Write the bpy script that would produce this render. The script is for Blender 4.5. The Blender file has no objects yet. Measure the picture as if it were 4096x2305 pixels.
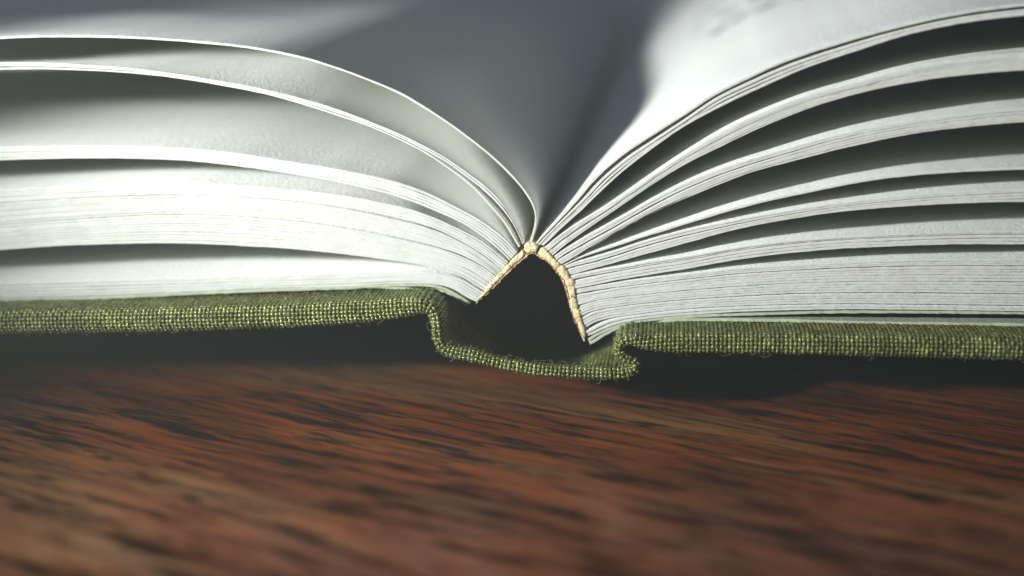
import bpy, math, random
import numpy as np
from mathutils import Vector, Matrix

# ------------------------------------------------------------------ camera, world, lamps, exposure
# 1 unit = 1 cm (macro close-up of a book, bottom edge towards the camera)
S = bpy.context.scene
S.unit_settings.system = 'METRIC'
S.unit_settings.scale_length = 0.01
COL = S.collection
DIST, FPX, PSI, THETA = 8.0, 5958.0, math.radians(5.8), math.radians(13.0)
FWD = Vector((-math.sin(PSI)*math.cos(THETA), math.cos(PSI)*math.cos(THETA), -math.sin(THETA)))
RIGHT = FWD.cross(Vector((0, 0, 1))).normalized()
UP = RIGHT.cross(FWD).normalized()
CPOS = -DIST*FWD
cd = bpy.data.cameras.new('camera')
cam = bpy.data.objects.new('camera', cd)
COL.objects.link(cam)
cam.matrix_world = Matrix.Translation(CPOS) @ Matrix((RIGHT, UP, -FWD)).transposed().to_4x4()
cd.sensor_width = 36.0
cd.lens = 36.0*FPX/4096.0
cd.clip_start, cd.clip_end = 0.05, 2000.0
cd.dof.use_dof = True
cd.dof.focus_distance = 7.85
cd.dof.aperture_fstop = 0.18
S.camera = cam

S.view_settings.view_transform = 'Standard'
S.view_settings.look = 'None'
S.view_settings.exposure = 0.0
S.view_settings.gamma = 1.0
W = bpy.data.worlds.new('World')
S.world = W
W.use_nodes = True
bg = W.node_tree.nodes['Background']
bg.inputs['Color'].default_value = (0.52, 0.66, 1.0, 1)
bg.inputs['Strength'].default_value = 0.10

def aim(o, target):
    d = Vector(target) - o.location
    o.rotation_euler = d.to_track_quat('-Z', 'Z').to_euler()

def area(name, loc, target, sx, sy, power, color):
    l = bpy.data.lights.new(name, 'AREA')
    l.shape = 'RECTANGLE'; l.size = sx; l.size_y = sy; l.energy = power; l.color = color
    o = bpy.data.objects.new(name, l); COL.objects.link(o)
    o.location = loc; aim(o, target)
    return o
kl = bpy.data.lights.new('desk_lamp', 'SPOT')
kl.energy = 7000; kl.color = (0.965, 1.0, 0.985); kl.shadow_soft_size = 0.21
kl.spot_size = math.radians(81); kl.spot_blend = 1.0
key = bpy.data.objects.new('desk_lamp', kl); COL.objects.link(key)
key.location = (-5.4, -4.9, 1.95); aim(key, (1.5, .5, 2.4))

S.cycles.use_denoising = True
S.cycles.max_bounces = 14
S.cycles.diffuse_bounces = 12
S.cycles.transmission_bounces = 10
S.cycles.caustics_reflective = False
S.cycles.sample_clamp_indirect = 6.0

random.seed(7)
rng = np.random.default_rng(7)

# ------------------------------------------------------------------ helpers
def at(px, py, Y=0.0):
    """point on the vertical plane y=Y that the photograph shows at pixel (px, py) of 4096x2305"""
    d = FWD*FPX + RIGHT*(px-2048.0) - UP*(py-1152.5)
    t = (Y - CPOS.y)/d.y
    p = CPOS + d*t
    return p.x, p.z

def curve(pts, n, Y=0.0, smooth=2):
    """resampled (x,z) curve through traced pixel points; dense where the photograph looks"""
    P = np.array([at(a, b, Y) for a, b in pts])
    return resample(P, n, smooth)

def catmull(P, k=12):
    out = []
    Q = np.vstack([2*P[0]-P[1], P, 2*P[-1]-P[-2]])
    for i in range(1, len(Q)-2):
        p0, p1, p2, p3 = Q[i-1], Q[i], Q[i+1], Q[i+2]
        d1 = max(np.linalg.norm(p1-p0), 1e-6)**.5; d2 = max(np.linalg.norm(p2-p1), 1e-6)**.5; d3 = max(np.linalg.norm(p3-p2), 1e-6)**.5
        m1 = (p1-p0)/d1 - (p2-p0)/(d1+d2) + (p2-p1)/d2
        m2 = (p2-p1)/d2 - (p3-p1)/(d2+d3) + (p3-p2)/d3
        m1 *= d2; m2 *= d2
        for t in np.linspace(0, 1, k, endpoint=False):
            out.append((2*t**3-3*t**2+1)*p1 + (t**3-2*t**2+t)*m1 + (-2*t**3+3*t**2)*p2 + (t**3-t**2)*m2)
    out.append(P[-1])
    return np.array(out)

def arc(P):
    return np.concatenate([[0], np.cumsum(np.linalg.norm(np.diff(P, axis=0), axis=1))])

def resample(P, n, smooth=2, spread=None):
    C = catmull(P)
    s = arc(C)
    t = PARAM(n) if spread is None else spread
    t = t*s[-1]
    R = np.stack([np.interp(t, s, C[:, 0]), np.interp(t, s, C[:, 1])], 1)
    for _ in range(smooth):
        R[1:-1] = .25*R[:-2]+.5*R[1:-1]+.25*R[2:]
    return R

def PARAM(n):
    # 75 % of the samples on the first 45 % of the length (inside the picture)
    k = int(n*.8)
    return np.concatenate([np.linspace(0, .47, k, endpoint=False), np.linspace(.47, 1, n-k)])

def normals2(P):
    T = np.gradient(P, axis=0)
    T /= np.linalg.norm(T, axis=1)[:, None]
    return np.stack([-T[:, 1], T[:, 0]], 1)

def noise1(n, scale, seed=None):
    """smooth 1-D noise in [-1,1]; scale = samples per wobble"""
    r = rng.uniform(-1, 1, int(n/scale)+4)
    x = np.arange(n)/scale
    i = x.astype(int); f = x-i; f = f*f*(3-2*f)
    return r[i]*(1-f)+r[i+1]*f

def mesh_obj(name, V, F, mats, mi=None, parent=None, smooth=True, uv=None):
    me = bpy.data.meshes.new(name)
    V = np.asarray(V, dtype=np.float32); F = np.asarray(F, dtype=np.int32)
    me.vertices.add(len(V)); me.vertices.foreach_set('co', V.ravel())
    k = F.shape[1]
    me.loops.add(F.size); me.loops.foreach_set('vertex_index', F.ravel())
    me.polygons.add(len(F))
    me.polygons.foreach_set('loop_start', np.arange(0, F.size, k, dtype=np.int32))
    me.polygons.foreach_set('use_smooth', np.full(len(F), smooth, dtype=bool))
    for m in (mats if isinstance(mats, (list, tuple)) else [mats]):
        me.materials.append(m)
    if mi is not None:
        me.polygons.foreach_set('material_index', np.asarray(mi, dtype=np.int32))
    if uv is not None:
        l = me.uv_layers.new(name='UVMap')
        l.data.foreach_set('uv', np.asarray(uv, dtype=np.float32)[F.ravel()].ravel())
    me.update(); me.validate()
    o = bpy.data.objects.new(name, me); COL.objects.link(o)
    if parent is not None:
        o.parent = parent
    return o

# ------------------------------------------------------------------ materials
class NT:
    def __init__(s, name):
        s.m = bpy.data.materials.new(name); s.m.use_nodes = True
        s.t = s.m.node_tree; s.t.nodes.clear()
        s.out = s.t.nodes.new('ShaderNodeOutputMaterial')
    def n(s, typ, **kw):
        nd = s.t.nodes.new('ShaderNode'+typ)
        for k, v in kw.items():
            if k.startswith('_'): setattr(nd, k[1:], v)
            else: s.set(nd, k, v)
        return nd
    def set(s, nd, key, v):
        key = key.replace('__', ' ')
        sock = nd.inputs[int(key[1:])] if key[0] == 'i' and key[1:].isdigit() else nd.inputs[key]
        if isinstance(v, bpy.types.NodeSocket): s.t.links.new(v, sock)
        else: sock.default_value = v
    def math(s, op, a, b=0.0, c=0.0, clamp=False):
        nd = s.t.nodes.new('ShaderNodeMath'); nd.operation = op; nd.use_clamp = clamp
        for i, v in enumerate((a, b, c)): s.set(nd, 'i%d' % i, v)
        return nd.outputs[0]
    def ramp(s, fac, stops):
        nd = s.t.nodes.new('ShaderNodeValToRGB'); e = nd.color_ramp.elements
        e[0].position, e[0].color = stops[0][0], (*stops[0][1], 1)
        e[1].position, e[1].color = stops[-1][0], (*stops[-1][1], 1)
        for p, c in stops[1:-1]:
            x = e.new(p); x.color = (*c, 1)
        s.t.links.new(fac, nd.inputs[0]); return nd.outputs[0]
    def mix(s, fac, a, b, blend='MIX'):
        nd = s.t.nodes.new('ShaderNodeMix'); nd.data_type = 'RGBA'; nd.blend_type = blend
        s.set(nd, 'i0', fac); s.set(nd, 'i6', a); s.set(nd, 'i7', b); return nd.outputs[2]

def paper_material(name, front, through, thr=0.12, printed=False, bump=1.0):
    t = NT(name)
    geo = t.n('NewGeometry')
    fib = t.n('TexNoise', Vector=geo.outputs['Position'], Scale=54.0, Detail=5.0, Roughness=.62)
    mp = t.n('Mapping', Vector=geo.outputs['Position'])
    mp.inputs['Scale'].default_value = (22, 60, 22); mp.inputs['Rotation'].default_value = (0, 0, .6)
    fib2 = t.n('TexNoise', Vector=mp.outputs[0], Scale=1.3, Detail=3.0, Roughness=.6)
    h = t.math('ADD', fib.outputs[0], fib2.outputs[0])
    bp = t.n('Bump', Strength=bump, Distance=0.009, Height=h)
    blot = t.n('TexNoise', Vector=geo.outputs['Position'], Scale=1.4, Detail=3.0)
    col = t.mix(t.math('MULTIPLY', blot.outputs[0], .25), (*front, 1), (front[0]*.93, front[1]*.93, front[2]*.9, 1))
    if printed:
        uv = t.n('UVMap')
        sep = t.n('SeparateXYZ', Vector=uv.outputs[0])
        u, v = sep.outputs[0], sep.outputs[1]
        band = t.math('FRACT', t.math('MULTIPLY', t.math('SUBTRACT', v, 2.25), 1/0.46))
        inb = t.math('LESS_THAN', band, .42)
        past = t.math('GREATER_THAN', v, 2.26)
        inu = t.math('MULTIPLY', t.math('GREATER_THAN', u, 1.15), t.math('LESS_THAN', u, 10.2))
        cell = t.n('CombineXYZ', X=t.math('MULTIPLY', u, 7.0), Y=t.math('MULTIPLY', v, 7.0), Z=0.0)
        gn = t.n('TexNoise', Vector=cell.outputs[0], Scale=1.0, Detail=2.0)
        ink = t.math('GREATER_THAN', gn.outputs[0], .52)
        ink = t.math('MULTIPLY', t.math('MULTIPLY', ink, inb), t.math('MULTIPLY', past, inu))
        col = t.mix(ink, col, (0.30, 0.31, 0.34, 1))
    df = t.n('BsdfDiffuse', Color=col, Roughness=.6, Normal=bp.outputs[0])
    tr = t.n('BsdfTranslucent', Color=(*through, 1))
    mx = t.n('MixShader', i0=thr, i1=df.outputs[0], i2=tr.outputs[0])
    gl = t.n('BsdfGlossy', Color=(1, 1, 1, 1), Roughness=.55, Normal=bp.outputs[0])
    fr = t.n('Fresnel', IOR=1.35)
    mx2 = t.n('MixShader', i0=t.math('MULTIPLY', fr.outputs[0], .35), i1=mx.outputs[0], i2=gl.outputs[0])
    t.t.links.new(mx2.outputs[0], t.out.inputs[0])
    return t.m

def edge_material(name, a, b, dark=.8):
    """cut paper edge: fibrous, faint dirt specks"""
    t = NT(name)
    geo = t.n('NewGeometry')
    f = t.n('TexNoise', Vector=geo.outputs['Position'], Scale=90.0, Detail=4.0, Roughness=.7)
    g = t.n('TexNoise', Vector=geo.outputs['Position'], Scale=9.0, Detail=4.0, Roughness=.6)
    sp = t.n('TexNoise', Vector=geo.outputs['Position'], Scale=34.0, Detail=1.0)
    spk = t.math('GREATER_THAN', sp.outputs[0], .745)
    c = t.mix(t.ramp(g.outputs[0], [(.35, (0, 0, 0)), (.7, (1, 1, 1))]), (*a, 1), (*b, 1))
    c = t.mix(t.math('MULTIPLY', spk, .25), c, (.3, .27, .22, 1))
    bp = t.n('Bump', Strength=.35, Distance=.004, Height=t.math('ADD', f.outputs[0], t.math('MULTIPLY', g.outputs[0], .8)))
    df = t.n('BsdfDiffuse', Color=c, Roughness=.8, Normal=bp.outputs[0])
    t.t.links.new(df.outputs[0], t.out.inputs[0])
    return t.m

PAPER = paper_material('paper', (.92, .925, .90), (.97, .92, .78))
PRINT = paper_material('printed_paper', (.92, .925, .90), (.97, .92, .78), printed=True)
EDGE = edge_material('paper_cut_edge', (.60, .60, .565), (.555, .55, .51))
GREENPAPER = paper_material('pale_green_paper', (.33, .38, .29), (.3, .4, .28), thr=.1)
GREENEDGE = edge_material('pale_green_cut_edge', (.47, .50, .39), (.37, .41, .29))

def cloth_material():
    t = NT('olive_book_cloth')
    geo = t.n('NewGeometry')
    mp = t.n('Mapping', Vector=geo.outputs['Position'])
    f = t.n('TexNoise', Vector=mp.outputs[0], Scale=120.0, Detail=3.0, Roughness=.6)
    g = t.n('TexNoise', Vector=geo.outputs['Position'], Scale=14.0, Detail=4.0, Roughness=.7)
    h = t.n('TexNoise', Vector=geo.outputs['Position'], Scale=40.0, Detail=1.0)
    c = t.ramp(g.outputs[0], [(.3, (.036, .056, .010)), (.5, (.105, .135, .032)), (.7, (.26, .30, .10))])
    c = t.mix(t.math('MULTIPLY', h.outputs[0], .35), c, (.30, .24, .08, 1))
    bp = t.n('Bump', Strength=.8, Distance=.004, Height=f.outputs[0])
    p = t.n('BsdfPrincipled', Roughness=.29, Metallic=.38, Normal=bp.outputs[0])
    t.set(p, 'Base Color', c); t.set(p, 'Specular IOR Level', .55)
    t.t.links.new(p.outputs[0], t.out.inputs[0])
    return t.m
CLOTH = cloth_material()

def plain(name, a, b, rough, scale, spec=.5, bump=.4, bd=.004, **kw):
    t = NT(name)
    geo = t.n('NewGeometry')
    g = t.n('TexNoise', Vector=geo.outputs['Position'], Scale=scale, Detail=5.0, Roughness=.65)
    bp = t.n('Bump', Strength=bump, Distance=bd, Height=g.outputs[0])
    p = t.n('BsdfPrincipled', Roughness=rough, Normal=bp.outputs[0])
    t.set(p, 'Base Color', t.ramp(g.outputs[0], [(.35, a), (.65, b)])); t.set(p, 'Specular IOR Level', spec)
    for k, v in kw.items(): t.set(p, k.replace('_', ' '), v)
    t.t.links.new(p.outputs[0], t.out.inputs[0])
    return t.m
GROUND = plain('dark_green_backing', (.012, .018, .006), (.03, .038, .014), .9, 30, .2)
GLUE = plain('cream_glue', (.50, .40, .20), (.76, .67, .42), .42, 22, .45, .9, .012, Subsurface_Weight=.35)
GLUE.node_tree.nodes['Principled BSDF'].inputs['Subsurface Radius'].default_value = (.05, .03, .012)
LINING = plain('brown_spine_lining', (.20, .08, .03), (.60, .42, .24), .7, 13, .3, .8, .01)
FIBRE = plain('thread_fibre', (.28, .32, .16), (.42, .46, .28), .4, 10)

def wood_material():
    t = NT('dark_red_brown_wood')
    geo = t.n('NewGeometry')
    rot = t.n('Mapping', Vector=geo.outputs['Position'])
    rot.inputs['Rotation'].default_value = (0, 0, -GRAIN)
    P = rot.outputs[0]
    def nz(sx, sy, det, off=0.0, rough=.6, dist=0.0):
        m = t.n('Mapping', Vector=P); m.inputs['Scale'].default_value = (sx, sy, 1); m.inputs['Location'].default_value = (off, off*1.7, 0)
        return t.n('TexNoise', Vector=m.outputs[0], Scale=1.0, Detail=det, Roughness=rough, Distortion=dist).outputs[0]
    broad = nz(.35, 1.5, 3)
    streak = nz(.9, 13.0, 6, 3.0, .7)
    pore = nz(2.1, 13.0, 4, 9.0, .62, .2)
    pore2 = nz(3.0, 34.0, 3, 21.0)
    c = t.ramp(broad, [(.28, (.06, .020, .008)), (.45, (.20, .050, .013)), (.60, (.20, .090, .032)), (.75, (.13, .065, .03))])
    c2 = t.ramp(streak, [(.34, (.42, .36, .34)), (.62, (1.25, 1.2, 1.15))])
    c = t.mix(1.0, c, c2, 'MULTIPLY')
    dk = t.ramp(pore, [(.48, (0, 0, 0)), (.62, (1, 1, 1))])
    c = t.mix(t.math('MULTIPLY', dk, .88), c, (.006, .005, .004, 1))
    dk2 = t.ramp(pore2, [(.60, (0, 0, 0)), (.68, (1, 1, 1))])
    c = t.mix(t.math('MULTIPLY', dk2, .7), c, (.015, .008, .006, 1))
    hgt = t.math('SUBTRACT', 0.0, t.math('ADD', t.math('MULTIPLY', dk, .8), t.math('MULTIPLY', dk2, .6)))
    bp = t.n('Bump', Strength=.5, Distance=.01, Height=hgt)
    p = t.n('BsdfPrincipled', Normal=bp.outputs[0])
    pr = t.math('MAXIMUM', dk, dk2)
    t.set(p, 'Roughness', t.math('ADD', .36, t.math('MULTIPLY', pr, .4)))
    t.set(p, 'Base Color', c); t.set(p, 'Specular IOR Level', t.math('SUBTRACT', .42, t.math('MULTIPLY', pr, .36)))
    t.t.links.new(p.outputs[0], t.out.inputs[0])
    return t.m

# ------------------------------------------------------------------ table
TZ = at(2360, 1700, -.25)[1]

def ground_pt(px, py):
    d = FWD*FPX + RIGHT*(px-2048.0) - UP*(py-1152.5)
    return CPOS + d*((TZ-CPOS.z)/d.z)
GRAIN = math.radians(-26)      # grain runs away to the left, towards a far vanishing point
WOOD = wood_material()
def bevel_box(name, x0, x1, y0, y1, z0, z1, r, mat, parent=None):
    """slab with a rounded rim"""
    V, F = [], []
    rings = [(r, z0), (0, z0+r), (0, z1-r)] + [(r*(1-math.cos(a)), z1-r+r*math.sin(a)) for a in (.5, 1.0, math.pi/2)]
    for i, z in rings:
        V += [(x0+i, y0+i, z), (x1-i, y0+i, z), (x1-i, y1-i, z), (x0+i, y1-i, z)]
    for k in range(len(rings)-1):
        for j in range(4):
            a, b = 4*k+j, 4*k+(j+1) % 4
            F.append((a, b, b+4, a+4))
    n = 4*(len(rings)-1)
    F += [(n, n+1, n+2, n+3), (3, 2, 1, 0)]
    return mesh_obj(name, V, F, mat, parent=parent, smooth=False)
table = bevel_box('wooden_table', -45, 45, -22, 45, TZ-2.5, TZ, .3, WOOD)
table['label'] = 'dark red-brown wooden table top with streaky grain under the open book'
table['category'] = 'table'

# ------------------------------------------------------------------ the book
book = bpy.data.objects.new('open_book', None); COL.objects.link(book)
book['label'] = 'open hardback book with white fanned pages and olive green woven cloth cover'
book['category'] = 'book'
BOOK_LEN = 20.0

# traced profiles of the bundles of pages, from the spine outwards (pixels of the photograph);
# 'L' ones continue beyond the left frame edge to the fore edge, 'R' ones beyond the right one
LT = {}
L1t = [(2127,972),(2142,922),(2150,874),(2136,816),(2106,766),(2050,700),(1980,632),(1900,566),(1801,493),(1700,427),(1594,366),(1480,318),(1366,275),(1240,235),(1080,200),(950,180),(800,165),(690,156),(560,148),(400,142),(250,141),(100,143),(0,148)]
L2t = [(2098,973),(2082,929),(2056,878),(2019,825),(1970,768),(1875,695),(1790,636),(1684,578),(1546,514),(1366,444),(1240,405),(1080,365),(900,330),(700,297),(530,275),(350,262),(200,253),(0,250)]
L2m = [(2090,977),(2070,929),(2043,881),(2003,830),(1955,780),(1868,710),(1785,650),(1690,596),(1560,533),(1366,458),(1240,417),(1080,374),(900,338),(700,305),(530,283),(350,271),(200,266),(0,265)]
L2b = [(2074,992),(2036,930),(1996,872),(1960,830),(1922,787),(1866,732),(1780,668),(1705,617),(1578,551),(1445,496),(1366,470),(1240,428),(1080,382),(900,345),(700,312),(480,290),(200,278),(0,279)]
L2c = [(2080,984),(2050,925),(2012,870),(1977,830),(1938,785),(1870,722),(1783,660),(1700,606),(1572,542),(1445,488),(1366,462),(1240,420),(1080,376),(900,340),(700,307),(480,285),(200,270),(0,270)]
L3t = [(2070,1008),(2052,988),(2032,963),(1992,929),(1939,891),(1886,860),(1833,832),(1780,805),(1732,780),(1650,748),(1525,713),(1366,681),(1140,644),(954,615),(742,594),(530,585),(265,585),(0,589)]
L3b = [(2036,1044),(2005,1012),(1962,975),(1926,945),(1886,918),(1833,886),(1766,857),(1700,829),(1640,807),(1550,778),(1470,758),(1366,734),(1272,716),(1113,690),(901,661),(742,645),(477,635),(265,635),(0,643)]
L4t = [(2033,1048),(2002,1026),(1962,990),(1899,948),(1833,915),(1766,884),(1700,857),(1584,824),(1462,800),(1366,784),(1220,766),(1090,752),(954,742),(742,729),(477,734),(265,745),(0,761)]
L4b = [(2006,1080),(1960,1040),(1905,1000),(1833,960),(1766,926),(1684,897),(1531,860),(1398,834),(1266,815),(1133,799),(1060,793),(901,784),(689,780),(477,784),(212,797),(0,812)]
L5t = [(2004,1083),(1958,1044),(1903,1004),(1833,965),(1766,933),(1684,905),(1531,869),(1398,842),(1266,822),(1133,805),(1060,798),(901,787),(689,783),(477,787),(212,800),(0,815)]
L5m = [(1985,1104),(1940,1072),(1890,1042),(1833,1017),(1766,994),(1684,972),(1531,938),(1398,913),(1266,893),(1133,879),(1060,873),(901,862),(689,858),(477,866),(212,882),(0,898)]
L5n = [(1983,1106),(1938,1075),(1888,1046),(1833,1021),(1766,999),(1684,978),(1531,944),(1398,919),(1266,899),(1133,883),(1060,877),(901,865),(689,861),(477,869),(212,885),(0,901)]
L5b = [(1936,1163),(1905,1143),(1878,1124),(1851,1109),(1819,1096),(1766,1080),(1684,1059),(1584,1044),(1451,1027),(1319,1011),(1186,998),(1060,989),(848,978),(663,973),(424,977),(212,985),(0,1001)]
L6t = [(1933,1168),(1902,1150),(1876,1131),(1856,1119),(1838,1113),(1817,1109),(1771,1100),(1709,1093),(1600,1089),(1366,1096),(1060,1105),(795,1112),(530,1118),(265,1126),(0,1134)]
L6b = [(1906,1208),(1887,1204),(1864,1191),(1840,1174),(1817,1159),(1771,1142),(1709,1136),(1600,1135),(1366,1146),(1060,1155),(795,1166),(530,1178),(318,1186),(0,1192)]
LE1 = [(1880,1215),(1856,1199),(1825,1178),(1800,1163),(1775,1153),(1740,1144),(1678,1141),(1600,1141),(1366,1149),(1060,1160),(795,1170),(530,1182),(318,1190),(0,1197)]
LE2 = [(1868,1222),(1848,1206),(1820,1186),(1790,1172),(1755,1160),(1730,1158),(1678,1160),(1600,1155),(1500,1150),(1366,1154),(1060,1164),(795,1175),(530,1187),(318,1195),(0,1203)]

R1at = [(2143,975),(2162,950),(2190,920),(2210,900),(2267,837),(2320,776),(2373,713),(2479,618),(2585,545),(2732,451),(2838,382),(2997,302),(3156,233),(3368,164),(3579,106),(3791,58),(4096,14)]
R1ab = [(2149,977),(2168,954),(2198,922),(2220,900),(2278,840),(2332,780),(2388,717),(2492,627),(2598,556),(2740,466),(2845,394),(3002,314),(3160,244),(3370,176),(3580,117),(3792,70),(4096,27)]
R1bt = [(2152,979),(2172,956),(2204,923),(2228,899),(2290,838),(2346,780),(2402,718),(2506,632),(2610,564),(2748,473),(2852,400),(3008,322),(3164,254),(3373,186),(3581,128),(3793,81),(4096,38)]
R1bb = [(2173,982),(2190,967),(2221,937),(2260,900),(2330,838),(2405,768),(2532,655),(2732,509),(2891,424),(3050,350),(3209,281),(3421,207),(3632,138),(3844,93),(4096,62)]
R2t = [(2180,990),(2221,955),(2260,927),(2300,899),(2390,847),(2480,790),(2559,736),(2732,620),(2944,497),(3209,389),(3421,331),(3632,275),(3844,238),(4096,212)]
R2b = [(2211,1022),(2252,987),(2283,964),(2370,902),(2450,848),(2550,778),(2732,662),(2891,583),(3050,508),(3262,424),(3474,365),(3686,323),(3897,297),(4096,281)]
R3at = [(2216,1026),(2252,1001),(2314,963),(2361,936),(2423,903),(2500,860),(2600,803),(2732,736),(2891,672),(3103,608),(3315,549),(3527,503),(3738,471),(3950,445),(4096,432)]
R3ab = [(2228,1040),(2262,1016),(2320,984),(2370,955),(2430,922),(2508,878),(2606,823),(2734,759),(2893,693),(3104,626),(3316,565),(3528,518),(3738,484),(3950,457),(4096,444)]
R3bt = [(2230,1043),(2264,1021),(2322,988),(2372,959),(2432,926),(2510,882),(2608,827),(2735,762),(2893,696),(3104,629),(3316,568),(3528,521),(3738,487),(3950,460),(4096,447)]
R3bb = [(2250,1060),(2306,1030),(2361,995),(2399,972),(2450,941),(2530,897),(2620,850),(2732,800),(2817,765),(2997,694),(3209,636),(3421,583),(3632,540),(3844,511),(4096,490)]
R4t = [(2252,1062),(2305,1036),(2345,1018),(2407,996),(2450,982),(2560,945),(2732,892),(2891,843),(3050,801),(3235,762),(3474,716),(3686,690),(3898,677),(4096,669)]
R4b = [(2254,1064),(2307,1040),(2347,1024),(2409,1004),(2452,991),(2561,955),(2733,902),(2892,854),(3051,812),(3236,772),(3474,726),(3686,700),(3898,687),(4096,679)]
R5at = [(2256,1066),(2300,1050),(2361,1033),(2450,1008),(2560,972),(2732,925),(2944,880),(3156,842),(3368,812),(3579,788),(3791,771),(4096,757)]
R5ab = [(2264,1075),(2302,1064),(2363,1050),(2451,1025),(2561,989),(2733,943),(2944,897),(3156,858),(3368,826),(3579,802),(3791,785),(4096,770)]
R5bt = [(2268,1080),(2304,1070),(2365,1056),(2452,1031),(2562,995),(2733,948),(2944,901),(3156,861),(3368,829),(3579,805),(3791,788),(4096,773)]
R5bb = [(2278,1101),(2314,1092),(2376,1074),(2450,1055),(2560,1024),(2732,977),(2944,919),(3156,877),(3368,847),(3579,829),(3791,816),(4096,809)]
R6at = [(2282,1106),(2309,1099),(2402,1080),(2510,1062),(2600,1046),(2732,1028),(2944,990),(3156,964),(3368,948),(3579,937),(3844,927),(4096,924)]
R6ab = [(2290,1118),(2313,1112),(2404,1096),(2511,1078),(2601,1061),(2732,1043),(2944,1004),(3156,977),(3368,960),(3579,949),(3844,939),(4096,936)]
R6bt = [(2294,1126),(2316,1121),(2405,1101),(2511,1082),(2601,1065),(2732,1046),(2944,1007),(3156,980),(3368,963),(3579,952),(3844,942),(4096,939)]
R6bb = [(2302,1155),(2355,1145),(2448,1126),(2542,1110),(2600,1101),(2732,1080),(2944,1041),(3156,1014),(3368,996),(3579,988),(3844,981),(4096,981)]
R7at = [(2304,1159),(2355,1150),(2448,1135),(2557,1119),(2732,1099),(2944,1075),(3156,1062),(3368,1051),(3632,1042),(4096,1039)]
R7ab = [(2305,1176),(2357,1166),(2450,1152),(2558,1138),(2732,1118),(2944,1096),(3156,1082),(3368,1072),(3632,1065),(4096,1064)]
R7bt = [(2306,1180),(2359,1173),(2452,1155),(2559,1141),(2732,1121),(2944,1099),(3156,1085),(3368,1075),(3632,1068),(4096,1067)]
R7bb = [(2312,1220),(2358,1207),(2453,1190),(2559,1180),(2732,1163),(2944,1146),(3156,1134),(3368,1127),(3632,1125),(4096,1128)]
R8at = [(2313,1228),(2340,1216),(2380,1203),(2453,1193),(2559,1183),(2732,1166),(2944,1149),(3156,1137),(3368,1130),(3632,1128),(4096,1131)]
R8ab = [(2325,1266),(2345,1255),(2380,1243),(2453,1230),(2559,1216),(2732,1200),(2944,1186),(3156,1176),(3368,1172),(3632,1172),(4096,1178)]
R8bt = [(2327,1272),(2350,1258),(2385,1245),(2453,1233),(2559,1219),(2732,1203),(2944,1189),(3156,1179),(3368,1175),(3632,1175),(4096,1181)]
R8bb = [(2338,1318),(2360,1300),(2400,1284),(2453,1272),(2559,1256),(2732,1238),(2944,1226),(3156,1219),(3368,1216),(3632,1217),(4096,1224)]
R9t = [(2340,1326),(2365,1314),(2400,1295),(2453,1276),(2559,1259),(2732,1241),(2944,1229),(3156,1222),(3368,1219),(3632,1220),(4096,1227)]
R9b = [(2346,1348),(2370,1339),(2396,1327),(2461,1300),(2526,1286),(2635,1272),(2760,1262),(2997,1249),(3368,1240),(3685,1242),(4096,1247)]
RE1 = [(2352,1362),(2372,1349),(2400,1334),(2461,1308),(2526,1293),(2635,1279),(2732,1270),(2900,1262),(3050,1258),(3368,1250),(3685,1251),(4096,1255)]
RE2 = [(2358,1374),(2380,1366),(2400,1350),(2450,1323),(2483,1308),(2526,1301),(2559,1306),(2602,1307),(2635,1294),(2678,1284),(2760,1281),(3156,1285),(3580,1294),(4096,1300)]

def extend_left(pts, k):
    """k = 0 (top leaf) .. 1 (last leaf): beyond the picture the leaves close up to the fore edge"""
    y0 = pts[-1][1]
    yend = 940 + 440*k
    if k > 1: yend = 1385 + (k-1)*200
    sl = (pts[-1][1]-pts[-2][1])/(pts[-1][0]-pts[-2][0])
    out = []
    for q in (.12, .3, .5, .75, 1.0):
        x = -7200*q
        a = q*q*(3-2*q)
        y = (y0 + sl*x*.8*(1-q))*(1-a) + yend*a
        out.append((x, y))
    return pts + out
def extend_right(pts, k):
    y0 = pts[-1][1]
    yend = 820 + 500*k
    if k > 1: yend = 1325 + (k-1)*200
    sl = (pts[-1][1]-pts[-2][1])/(pts[-1][0]-pts[-2][0])
    out = []
    for q in (.12, .3, .5, .75, 1.0):
        x = 4096 + 7200*q
        a = q*q*(3-2*q)
        y = (y0 + sl*7200*q*.8*(1-q))*(1-a) + yend*a
        out.append((x, y))
    return pts + out

# (top trace, bottom trace, number of leaves, side, k of top, k of bottom)
BUNDLES = [
    (L1t, None, 1, 'L', 0, 0), (L2t, L2m, 2, 'L', .03, .06), (L2c, L2b, 1, 'L', .08, .1), (L3t, L3b, 5, 'L', .12, .25),
    (L4t, L4b, 5, 'L', .26, .39), (L5t, L5m, 8, 'L', .40, .60), (L5n, L5b, 10, 'L', .61, .84), (L6t, L6b, 5, 'L', .86, .98),
    (R1at, R1ab, 1, 'R', 0, .02), (R1bt, R1bb, 3, 'R', .03, .08), (R2t, R2b, 7, 'R', .09, .25), (R3at, R3ab, 2, 'R', .26, .30),
    (R3bt, R3bb, 4, 'R', .31, .38), (R4t, R4b, 1, 'R', .39, .41), (R5at, R5ab, 2, 'R', .42, .46), (R5bt, R5bb, 3, 'R', .47, .52),
    (R6at, R6ab, 2, 'R', .53, .56), (R6bt, R6bb, 3, 'R', .57, .63), (R7at, R7ab, 3, 'R', .64, .69), (R7bt, R7bb, 5, 'R', .70, .80),
    (R8at, R8ab, 4, 'R', .81, .88), (R8bt, R8bb, 4, 'R', .885, .95), (R9t, R9b, 2, 'R', .955, .995),
]
NU = 300
YS = np.array([0, .006, .03, .15, .5, 1.0, 1.5, 2.0, 2.4, 2.8, 3.2, 3.6, 4.0, 4.4, 4.8, 5.3, 6.0, 7.0, 8.0, 9.5, 11.0, 13.0, 15.5, BOOK_LEN])
PAGE_T = .0118

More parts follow.
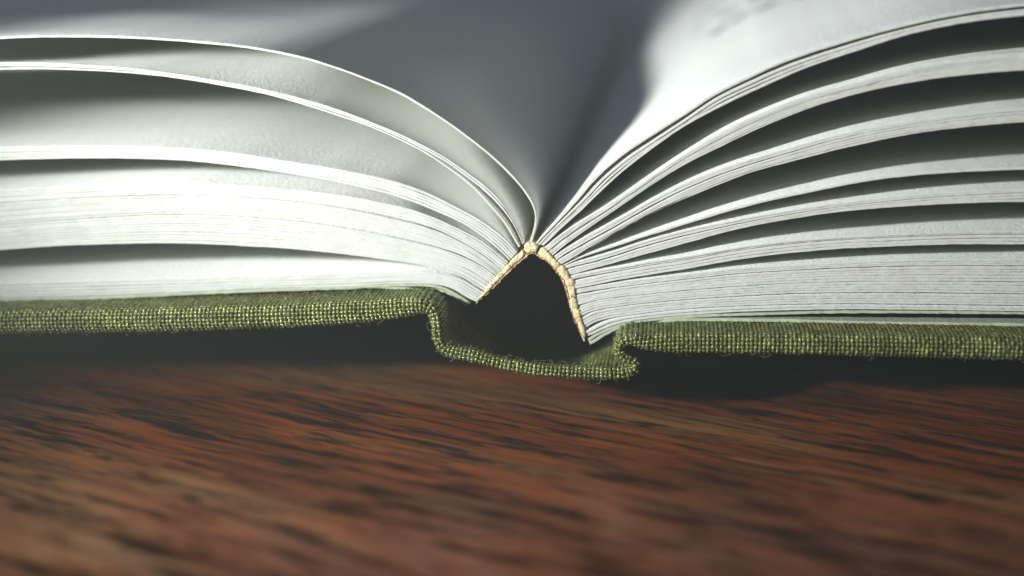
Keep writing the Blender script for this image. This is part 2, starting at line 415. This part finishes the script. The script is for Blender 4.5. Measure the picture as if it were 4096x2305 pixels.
def bend(x, y, side, lift=0.0):
    """slow waviness of a leaf towards the back of the book"""
    if side == 'L':
        u = np.clip(y, 0, 3.5)
        right = np.clip((x+2.1)/1.0, 0, 1)*np.clip((-.05-x)/.5, 0, 1)
        left = np.clip((-2.0-x)/.9, 0, 1)
        warp = u*(.075*lift*right*right*(3-2*right) - .07*left*(lift == 1.0))
        return warp + .045*np.sin(2.4*(y-3.8)+.25*(x+2.5))*np.clip((y-.6)/1.6, 0, 1)*np.clip((-x-1.5)/1.2, 0, 1)*np.clip((14-y)/6, 0, 1)
    return (.13*np.clip(y-1.0, 0, 3.4)*np.clip((y-.8)/.8, 0, 1)*lift - .030*np.clip(y, 0, .9)*np.clip((x-.7)/1.2, 0, 1))*np.clip((x-.15)/1.2, 0, 1)

def leaf(C, thick, side, mats, name='page', yoff=0.0, rough=.0017, lift=0.0):
    """one leaf: C = centre curve (x,z), closed thin solid running the length of the book"""
    n = len(C)
    N = normals2(C)
    if N[n//2, 1] < 0: N = -N
    fade = np.clip(np.arange(n)/6.0, 0.15, 1)
    th = np.broadcast_to(np.asarray(thick, dtype=float), (n,))
    tt = th*.5*(1+.10*noise1(n, 2.2)+.10*noise1(n, 9))
    edge_y = yoff + rough*noise1(n, 1.3) + rough*1.2*noise1(n, 14)
    s = arc(C)
    m = len(YS)
    V = np.zeros((2, m, n, 3)); UV = np.zeros((2, m, n, 2))
    for k, sg in enumerate((1, -1)):
        for j, y in enumerate(YS):
            q = 1.0 if j > 1 else (.80 if j == 0 else 1.0)
            jit = (rough*.5*noise1(n, 1.2) if j < 2 else 0)
            P = C + N*(sg*tt*q + jit)[:, None]*1.0
            V[k, j, :, 0] = P[:, 0]
            V[k, j, :, 2] = P[:, 1] + bend(P[:, 0], y, side, lift)
            V[k, j, :, 1] = y + (edge_y if j < 4 else 0)
            UV[k, j, :, 0] = s; UV[k, j, :, 1] = y
    idx = np.arange(2*m*n).reshape(2, m, n)
    F = []; mi = []
    a = idx[0]; b = idx[1]
    top = np.stack([a[:-1, :-1], a[:-1, 1:], a[1:, 1:], a[1:, :-1]], -1).reshape(-1, 4)
    bot = np.stack([b[:-1, :-1], b[1:, :-1], b[1:, 1:], b[:-1, 1:]], -1).reshape(-1, 4)
    fr = np.stack([b[0, :-1], b[0, 1:], a[0, 1:], a[0, :-1]], -1)
    bk = np.stack([a[-1, :-1], a[-1, 1:], b[-1, 1:], b[-1, :-1]], -1)
    e1 = np.stack([a[:-1, -1], b[:-1, -1], b[1:, -1], a[1:, -1]], -1)
    e0 = np.stack([b[:-1, 0], a[:-1, 0], a[1:, 0], b[1:, 0]], -1)
    F = np.vstack([top, bot, fr, bk, e1, e0])
    rim = (n-1)
    mi = np.concatenate([np.where(np.arange(len(top)) < rim, 1, 0), np.where(np.arange(len(bot)) < rim, 1, 0), np.full(len(fr)+len(bk)+len(e1)+len(e0), 1)])
    if side == 'R':
        pass
    else:
        F = F[:, ::-1]
    o = mesh_obj(name, V.reshape(-1, 3), F, mats, mi, book, True, UV.reshape(-1, 2))
    # flat shading on the cut edge so it stays crisp
    sm = np.ones(len(F), dtype=bool); sm[len(top)+len(bot):len(top)+len(bot)+len(fr)] = False
    o.data.polygons.foreach_set('use_smooth', sm)
    return o

first = True
for (T, B, cnt, side, k0, k1) in BUNDLES:
    ext = extend_left if side == 'L' else extend_right
    ct = resample(np.array([at(*p) for p in ext(T, k0)]), NU)
    if B is None:
        cb = None
    else:
        cb = resample(np.array([at(*p) for p in ext(B, k1)]), NU)
    for i in range(cnt):
        if cb is None:
            N = normals2(ct)
            if N[NU//2, 1] < 0: N = -N
            C = ct - N*PAGE_T*.5
            th = PAGE_T
        else:
            gap = np.linalg.norm(ct-cb, axis=1)
            f = (i+.5)/cnt
            room = gap/cnt
            loose = rng.random() < (.25 if side == 'L' else .6)
            th = np.minimum(room*(rng.uniform(.80, .90) if loose else .985), PAGE_T*1.15)
            # leaves lie against each other unevenly: push each a little up or down inside its slot
            free = np.clip(room-th, 0, 1)*.5
            N = (ct-cb)/np.maximum(gap, 1e-5)[:, None]
            C = ct*(1-f)+cb*f + N*(free*noise1(NU, 45)+.0007*noise1(NU, 30))[:, None]
        mats = [PRINT if (T is R1at) else PAPER, EDGE]
        leaf(C, th, side, mats, yoff=rng.uniform(-.004, .004), lift=.3 if T is L1t else 1.0 if any(T is q for q in (L2t, L2c, R1at)) else 0.0)

for pts, side, k, th in ((LE1, 'L', 1.02, .012), (LE2, 'L', 1.08, .013), (RE1, 'R', 1.02, .013), (RE2, 'R', 1.08, .015)):
    C = resample(np.array([at(*p) for p in (extend_left if side == 'L' else extend_right)(pts, k)]), NU)
    o = leaf(C, th, side, [GREENPAPER, GREENEDGE], 'endpaper', yoff=rng.uniform(-.004, .004), rough=.003)
# fold of the right endpapers at the hinge
# ------------------------------------------------------------------ cover
COVER_Y = -.25
PATH = [(-8200,1640,54),(-5000,1492,54),(-2500,1368,54),(0,1296,54),(689,1284,54),(1366,1259,50),(1540,1246,46),(1640,1232,41),(1694,1228,36),(1728,1243,31),(1744,1278,28),
        (1748,1318,27),(1753,1360,27),(1775,1395,27),(1818,1414,27),(1900,1430,28),(2002,1457,25),(2161,1484,26),(2320,1496,28),(2430,1498,28),(2505,1494,26),
        (2541,1476,21),(2536,1453,19),(2505,1441,20),(2482,1422,21),(2476,1394,22),(2491,1369,24),(2530,1363,28),(2590,1371,36),(2660,1376,43),(2732,1377,46),(3420,1386,48),(4096,1402,50),(6500,1455,52),(9000,1526,54),(12000,1640,54)]
pp = np.array([at(a, b, COVER_Y) for a, b, _ in PATH])
hh = np.array([max(c-11, 12) for _, _, c in PATH])*(DIST+COVER_Y)/FPX
CC = catmull(pp, 40)
cs = arc(CC)
knot = cs[::40]
def cover_at(s):
    """centre point, normal, half thickness at arc length s (arrays)"""
    x = np.interp(s, cs, CC[:, 0]); z = np.interp(s, cs, CC[:, 1])
    e = .012
    tx = np.interp(s+e, cs, CC[:, 0])-np.interp(s-e, cs, CC[:, 0]); tz = np.interp(s+e, cs, CC[:, 1])-np.interp(s-e, cs, CC[:, 1])
    l = np.hypot(tx, tz); tx /= l; tz /= l
    return x, z, -tz, tx, np.interp(s, knot, hh)
S_LEFT = knot[8]      # end of left board, start of joint
S_RIGHT = knot[28]
S_SAG = knot[20]
TOPLEN, BOTLEN = .60, .26
def section(v, h, off):
    """v = distance round the edge (0 = upper back end) -> (y, offset along profile normal); off = lift off the surface"""
    a = TOPLEN
    L = math.pi*h
    y = np.where(v < a, COVER_Y+h+(a-v), 0.0)
    n = np.where(v < a, h, 0.0)
    ang = np.clip((v-a)/h, 0, math.pi)
    on = (v >= a) & (v <= a+L)
    y = np.where(on, COVER_Y+h-h*np.sin(ang), y); n = np.where(on, h*np.cos(ang), n)
    y = np.where(v > a+L, COVER_Y+h+(v-a-L), y); n = np.where(v > a+L, -h, n)
    dy = np.where(on, -np.sin(ang), 0.0); dn = np.where(on, np.cos(ang), np.where(v < a, 1.0, -1.0))
    return y+dy*off, n+dn*off
# make the edge boxier on the boards: superellipse squash of the round
def surf(s, v, off):
    x, z, nx, nz, h = cover_at(s)
    y, n = section(v, h, off)
    w = np.clip((s-S_LEFT-.25)/.25, 0, 1)*np.clip((S_SAG-s)/.28, 0, 1)
    t = np.clip((y+.23)/.32, 0, 1)
    return np.stack([x+nx*n, y, z+nz*n-.125*(.78+.22*np.clip(n/np.maximum(h, 1e-4), -1, 1))*w*t*t*(3-2*t)], -1)

def cover_core(name, s0, s1):
    ns = int((s1-s0)/.05)+8
    sv = np.linspace(s0, s1, ns)
    core = -.014
    V = []
    vs_n = 20
    for s in sv:
        x, z, nx, nz, h = cover_at(np.array([s]))
        L = math.pi*h[0]
        y_far = BOOK_LEN+.25
        sag = float(-.125*np.clip((s-S_LEFT-.25)/.25, 0, 1)*np.clip((S_SAG-s)/.28, 0, 1))
        row = [(x[0]+nx[0]*(h[0]+core), y_far, z[0]+nz[0]*(h[0]+core)+sag)]
        for v in np.linspace(0, TOPLEN+L+BOTLEN, vs_n):
            p = surf(np.array([s]), np.array([v]), core)[0]; row.append(tuple(p))
        row.append((x[0]-nx[0]*(h[0]+core), y_far, z[0]-nz[0]*(h[0]+core)+sag))
        V += row
    k = vs_n+2
    F = []
    for i in range(ns-1):
        for j in range(k):
            a, b = i*k+j, i*k+(j+1) % k
            F.append((a, b, b+k, a+k))
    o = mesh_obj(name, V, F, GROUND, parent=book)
    bm_caps(o, [list(range(k))[::-1], [(ns-1)*k+j for j in range(k)]])
    return o
def bm_caps(o, loops):
    import bmesh
    bm = bmesh.new(); bm.from_mesh(o.data); bm.verts.ensure_lookup_table()
    for l in loops:
        try: bm.faces.new([bm.verts[i] for i in l])
        except ValueError: pass
    bmesh.ops.recalc_face_normals(bm, faces=bm.faces)
    bm.to_mesh(o.data); bm.free()

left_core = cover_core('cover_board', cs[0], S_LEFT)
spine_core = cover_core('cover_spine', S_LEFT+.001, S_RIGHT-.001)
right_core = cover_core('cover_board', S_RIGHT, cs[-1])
spine_core['label'] = 'thin woven cloth hinge and spine strip folded in an S at the right joint'

PU, PV = .0222, .0208
def weave(name, s0, s1, parent, vis0, vis1):
    """plain weave of real yarns between s0 and s1 (only where the photograph looks, else slightly coarser)"""
    Vs, Fs = [], []
    base = 0
    K = 6
    circ = np.linspace(0, 2*math.pi, K, endpoint=False)
    i0, i1 = int(math.ceil(s0/PU)), int(math.ceil(s1/PU))-1
    A = .0084
    def tube(P, D1, D2, r1, r2):
        nonlocal base
        n = len(P)
        V = P[:, None, :] + D1[:, None, :]*(np.cos(circ)*1.0)[None, :, None]*r1[:, None, None] + D2[:, None, :]*(np.sin(circ))[None, :, None]*r2[:, None, None]
        idx = base+np.arange(n*K).reshape(n, K)
        nx = np.roll(idx, -1, axis=1)
        F = np.stack([idx[:-1], nx[:-1], nx[1:], idx[1:]], -1).reshape(-1, 4)
        Vs.append(V.reshape(-1, 3)); Fs.append(F); base += n*K
    # warp: runs round the edge, one per column
    for i in range(i0, i1+1):
        s = i*PU
        h = float(np.interp(s, knot, hh)); L = TOPLEN+math.pi*h+BOTLEN
        nv = int(L/PV)*4
        v = np.arange(nv)*PV/4
        off = A*np.cos(math.pi*(v/PV+i)) + .0030 - (.0012 if i % 2 else 0) + .0024*noise1(nv, 5)
        ss = s + .0022*noise1(nv, 7) + .0014*noise1(nv, 2.5)
        P = surf(ss, v, off)
        D1 = surf(ss+.004, v, off)-surf(ss-.004, v, off); D1 /= np.linalg.norm(D1, axis=1)[:, None]
        T = np.gradient(P, axis=0); T /= np.linalg.norm(T, axis=1)[:, None]
        D2 = np.cross(T, D1)
        w = 1+.12*noise1(nv, 4)
        tube(P, D1, D2, .0083*w*(1+.10*np.cos(math.pi*(v/PV+i))), .0062*w)
    # weft: runs along the cover, one per row; the rows on the round follow the local edge
    hmax = float(hh.max()); rows = int((TOPLEN+math.pi*hmax+BOTLEN)/PV)
    ns = int((s1-s0)/PU)*4
    ns += 4
    s = (i0-1)*PU+np.arange(ns)*PU/4
    h = np.interp(s, knot, hh)
    for j in range(1, rows-1):
        v0 = (j+0.0)*PV
        ok = v0 < TOPLEN+math.pi*h+BOTLEN-PV
        if ok.sum() < 8: continue
        off = -A*.85*np.cos(math.pi*(s/PU+j)) + .0005 + .0016*noise1(ns, 5)
        v = v0+.0018*noise1(ns, 6)+np.zeros(ns)
        P = surf(s, v, off)
        D1 = surf(s, v+.004, off)-surf(s, v-.004, off); D1 /= np.linalg.norm(D1, axis=1)[:, None]
        T = np.gradient(P, axis=0); T /= np.maximum(np.linalg.norm(T, axis=1), 1e-9)[:, None]
        D2 = np.cross(T, D1)
        w = 1+.12*noise1(ns, 4)
        # split where rows run out
        cut = np.flatnonzero(np.diff(ok.astype(int)))+1
        for seg in np.split(np.arange(ns), cut):
            if len(seg) > 4 and ok[seg[0]]:
                tube(P[seg], D1[seg], D2[seg], (.0076*w)[seg], (.0053*w)[seg])
    o = mesh_obj(name, np.vstack(Vs), np.vstack(Fs), CLOTH, parent=parent)
    o['kind'] = 'stuff'
    return o
sx = lambda px: float(np.interp(at(px, 1300, COVER_Y)[0], CC[:, 0], cs)) if px < 1600 or px > 2800 else 0
s_l0 = sx(-700); s_r1 = sx(4800)
weave('woven_cloth', s_l0, S_LEFT, left_core, 0, 0)
weave('woven_cloth', S_LEFT, S_RIGHT, spine_core, 0, 0)
weave('woven_cloth', S_RIGHT, s_r1, right_core, 0, 0)

def cloth_skin(s0, s1, parent):
    """beyond the picture: the same cloth as a plain skin whose weave is left to the material"""
    sv = np.linspace(s0, s1, 60); V = []
    k = 26
    for s in sv:
        h = float(np.interp(s, knot, hh))
        v = np.linspace(-.0, TOPLEN+math.pi*h+BOTLEN, k)
        V.append(surf(np.full(k, s), v, np.full(k, .004)))
    V = np.vstack(V); idx = np.arange(60*k).reshape(60, k)
    F = np.stack([idx[:-1, :-1], idx[:-1, 1:], idx[1:, 1:], idx[1:, :-1]], -1).reshape(-1, 4)
    return mesh_obj('cloth_turn_in', V, F, CLOTH, parent=parent)
cloth_skin(cs[0], s_l0, left_core)
cloth_skin(s_r1, cs[-1], right_core)

# loose fibres standing off the cloth
def fibres(parent, s0, s1, count, seed):
    r = np.random.default_rng(seed)
    Vs, Fs = [], []; base = 0
    for q in range(count):
        s = r.uniform(s0, s1); h = float(np.interp(s, knot, hh))
        v = TOPLEN - .25 + r.uniform(0, 1)*(math.pi*h+.3)
        n = 6
        l = r.uniform(.02, .085)
        ds, dv = r.normal(0, .6), r.normal(0, .6)
        t = np.linspace(0, 1, n)
        off = .006+ (r.uniform(.004, .03))*np.sin(math.pi*t*r.uniform(.5, 1))
        curl = r.normal(0, .02)
        P = surf(s+ds*l*t+curl*t*t, v+dv*l*t-curl*t*t, off)
        rad = .0004
        for (a, b) in ((0, 1),):
            pass
        T = np.gradient(P, axis=0); T /= np.linalg.norm(T, axis=1)[:, None]
        D1 = np.cross(T, [0, 0, 1.0]); D1 /= np.maximum(np.linalg.norm(D1, axis=1), 1e-6)[:, None]
        D2 = np.cross(T, D1)
        ang = np.array([0, 2.09, 4.19])
        V = P[:, None]+rad*(D1[:, None]*np.cos(ang)[None, :, None]+D2[:, None]*np.sin(ang)[None, :, None])
        idx = base+np.arange(n*3).reshape(n, 3); nx = np.roll(idx, -1, 1)
        Vs.append(V.reshape(-1, 3)); Fs.append(np.stack([idx[:-1], nx[:-1], nx[1:], idx[1:]], -1).reshape(-1, 4)); base += n*3
    o = mesh_obj('loose_fibre', np.vstack(Vs), np.vstack(Fs), FIBRE, parent=parent)
    o['kind'] = 'stuff'
fibres(left_core, s_l0+.5, S_LEFT, 450, 1)
fibres(spine_core, S_LEFT, S_RIGHT, 260, 2)
fibres(right_core, S_RIGHT, s_r1-.5, 250, 3)

# ------------------------------------------------------------------ spine: glue beads and brown lining
INNER = [(1903,1208),(1931,1172),(1949,1146),(1980,1112),(2000,1090),(2030,1056),(2062,1024),(2090,996),(2100,976),(2124,970),(2146,975),(2172,986),(2190,1004),(2211,1024),(2230,1044),(2252,1063),(2266,1077),(2278,1104),(2295,1122),(2302,1157),(2304,1180),(2312,1222),(2326,1268),(2340,1322),(2348,1350)]
OUTER = [(1903,1212),(1940,1180),(1966,1156),(1990,1130),(2012,1108),(2046,1074),(2078,1046),(2098,1030),(2112,1018),(2128,1012),(2142,1016),(2158,1028),(2178,1038),(2196,1052),(2212,1068),(2228,1090),(2240,1104),(2250,1122),(2258,1144),(2266,1168),(2272,1196),(2284,1238),(2298,1280),(2322,1332),(2338,1364)]
I_ = resample(np.array([at(*p) for p in INNER]), 240, 3, np.linspace(0, 1, 240))
O_ = resample(np.array([at(*p) for p in OUTER]), 240, 3, np.linspace(0, 1, 240))
_j = np.array([np.argmin(np.linalg.norm(O_-p, axis=1)) for p in I_], dtype=float)
_j = np.maximum.accumulate(_j)
for _ in range(30): _j[1:-1] = .25*_j[:-2]+.5*_j[1:-1]+.25*_j[2:]
_j = np.maximum(_j, 0); _j[0], _j[-1] = 0, 239
O_ = np.stack([np.interp(_j, np.arange(240), O_[:, 0]), np.interp(_j, np.arange(240), O_[:, 1])], 1)
def extr(name, loop, ys_prof, mat, noise=.002, cap=True):
    """closed loop (x,z) run from the front to the back; ys_prof = [(y, scale about the centre)]"""
    loop = np.asarray(loop); c = loop.mean(0); k = len(loop); V = []
    for y, sc in ys_prof:
        P = c+(loop-c)*sc
        P = P + (rng.normal(0, noise, P.shape) if noise else 0)
        for p in P: V.append((p[0], y+(rng.normal(0, noise) if y < 1 else 0), p[1]))
    m = len(ys_prof); F = []
    for i in range(m-1):
        for j in range(k):
            a, b = i*k+j, i*k+(j+1) % k
            F.append((a, b, b+k, a+k))
    V.append((c[0], ys_prof[0][0]-.001, c[1])); ce = len(V)-1
    for j in range(k): F.append((ce, (j+1) % k, j, ce))
    V = np.array(V)
    # triangles as degenerate quads are avoided: build through bmesh
    import bmesh
    bm = bmesh.new(); vs = [bm.verts.new(v) for v in V]
    for f in F:
        ids = list(dict.fromkeys(f))
        try: bm.faces.new([vs[i] for i in ids])
        except ValueError: pass
    bm.faces.new([vs[(m-1)*k+j] for j in range(k)])
    bmesh.ops.recalc_face_normals(bm, faces=bm.faces)
    me = bpy.data.meshes.new(name); bm.to_mesh(me); bm.free(); me.materials.append(mat)
    for p in me.polygons: p.use_smooth = True
    o = bpy.data.objects.new(name, me); COL.objects.link(o); o.parent = book
    return o
beads = [(0,18),(16,30),(28,49),(47,62),(60,84),(87,110),(113,134),(132,145),(143,166),(164,175),(173,191),(189,201),(199,219),(217,238)]
for (a, b) in beads:
    m = rng.uniform(.66, .9)
    seg = np.arange(a, b+1)
    t = np.linspace(0, 1, len(seg))
    bulge = np.sin(np.pi*np.clip(t, .03, .97))**.2*(1+.18*noise1(len(seg), 3))
    inn = I_[seg] + (I_[seg]-O_[seg])*(.04*bulge)[:, None]
    mid = (I_[seg]*.45+O_[seg]*.55)
    out = mid + (O_[seg]-mid)*(m*bulge)[:, None]
    inn = mid + (inn-mid)*np.clip(bulge*1.05, 0, 1)[:, None]
    loop = np.vstack([inn, out[::-1]])
    d = rng.uniform(.0, .006)
    extr('glue_bead', loop, [(-.006-d, .55), (-.0045-d, .82), (.000-d, .96), (.012, 1.0), (.05, 1.0), (.4, 1.0), (3, 1), (BOOK_LEN-.02, 1)], GLUE, .0009)
# lining: ragged brown strip behind the beads
n = 240
rag = .0035*noise1(n, 3)+.004*noise1(n, 9)
d = O_-I_; d /= np.maximum(np.linalg.norm(d, axis=1), 1e-5)[:, None]
o1 = O_ + d*(.002+np.abs(rag)*.9)[:, None]
o2 = O_ - d*(.008+rag)[:, None]
loop = np.vstack([o2, o1[::-1]])
V = []; ysl = [(-.004), .01, .06, .5, 4, BOOK_LEN-.03]
k = len(loop)
for q, y in enumerate(ysl):
    jit = rng.normal(0, .0012, (k, 2)) if q < 3 else 0
    yy = y + (.006*noise1(k, 2.5) if q < 2 else 0)
    P = loop+jit
    V.append(np.stack([P[:, 0], np.broadcast_to(yy, (k,)), P[:, 1]], 1))
V = np.vstack(V); idx = np.arange(len(ysl)*k).reshape(len(ysl), k); nx = np.roll(idx, -1, 1)
F = np.stack([idx[:-1], nx[:-1], nx[1:], idx[1:]], -1).reshape(-1, 4)
fr = np.array([(i, i+1, k-2-i, k-1-i) for i in range(n-1)])
mesh_obj('spine_lining', V, np.vstack([F, fr]), LINING, parent=book)

# ------------------------------------------------------------------ faint volume added to lift the blacks, slightly green; no real haze
def black_lift_volume(density):
    x0, x1, y0, y1, z0, z1 = -60, 60, -30, 60, TZ-102, 30
    V = [(x, y, z) for z in (z0, z1) for x, y in ((x0, y0), (x1, y0), (x1, y1), (x0, y1))]
    F = [(0, 3, 2, 1), (4, 5, 6, 7), (0, 1, 5, 4), (1, 2, 6, 5), (2, 3, 7, 6), (3, 0, 4, 7)]
    m = bpy.data.materials.new('black_lift_volume'); m.use_nodes = True; t = m.node_tree; t.nodes.clear()
    out = t.nodes.new('ShaderNodeOutputMaterial'); v = t.nodes.new('ShaderNodeVolumePrincipled')
    v.inputs['Density'].default_value = density; v.inputs['Color'].default_value = (.86, .93, .84, 1)
    t.links.new(v.outputs[0], out.inputs['Volume'])
    o = mesh_obj('black_lift_volume', V, F, m, smooth=False); o['kind'] = 'stuff'
black_lift_volume(.0105)
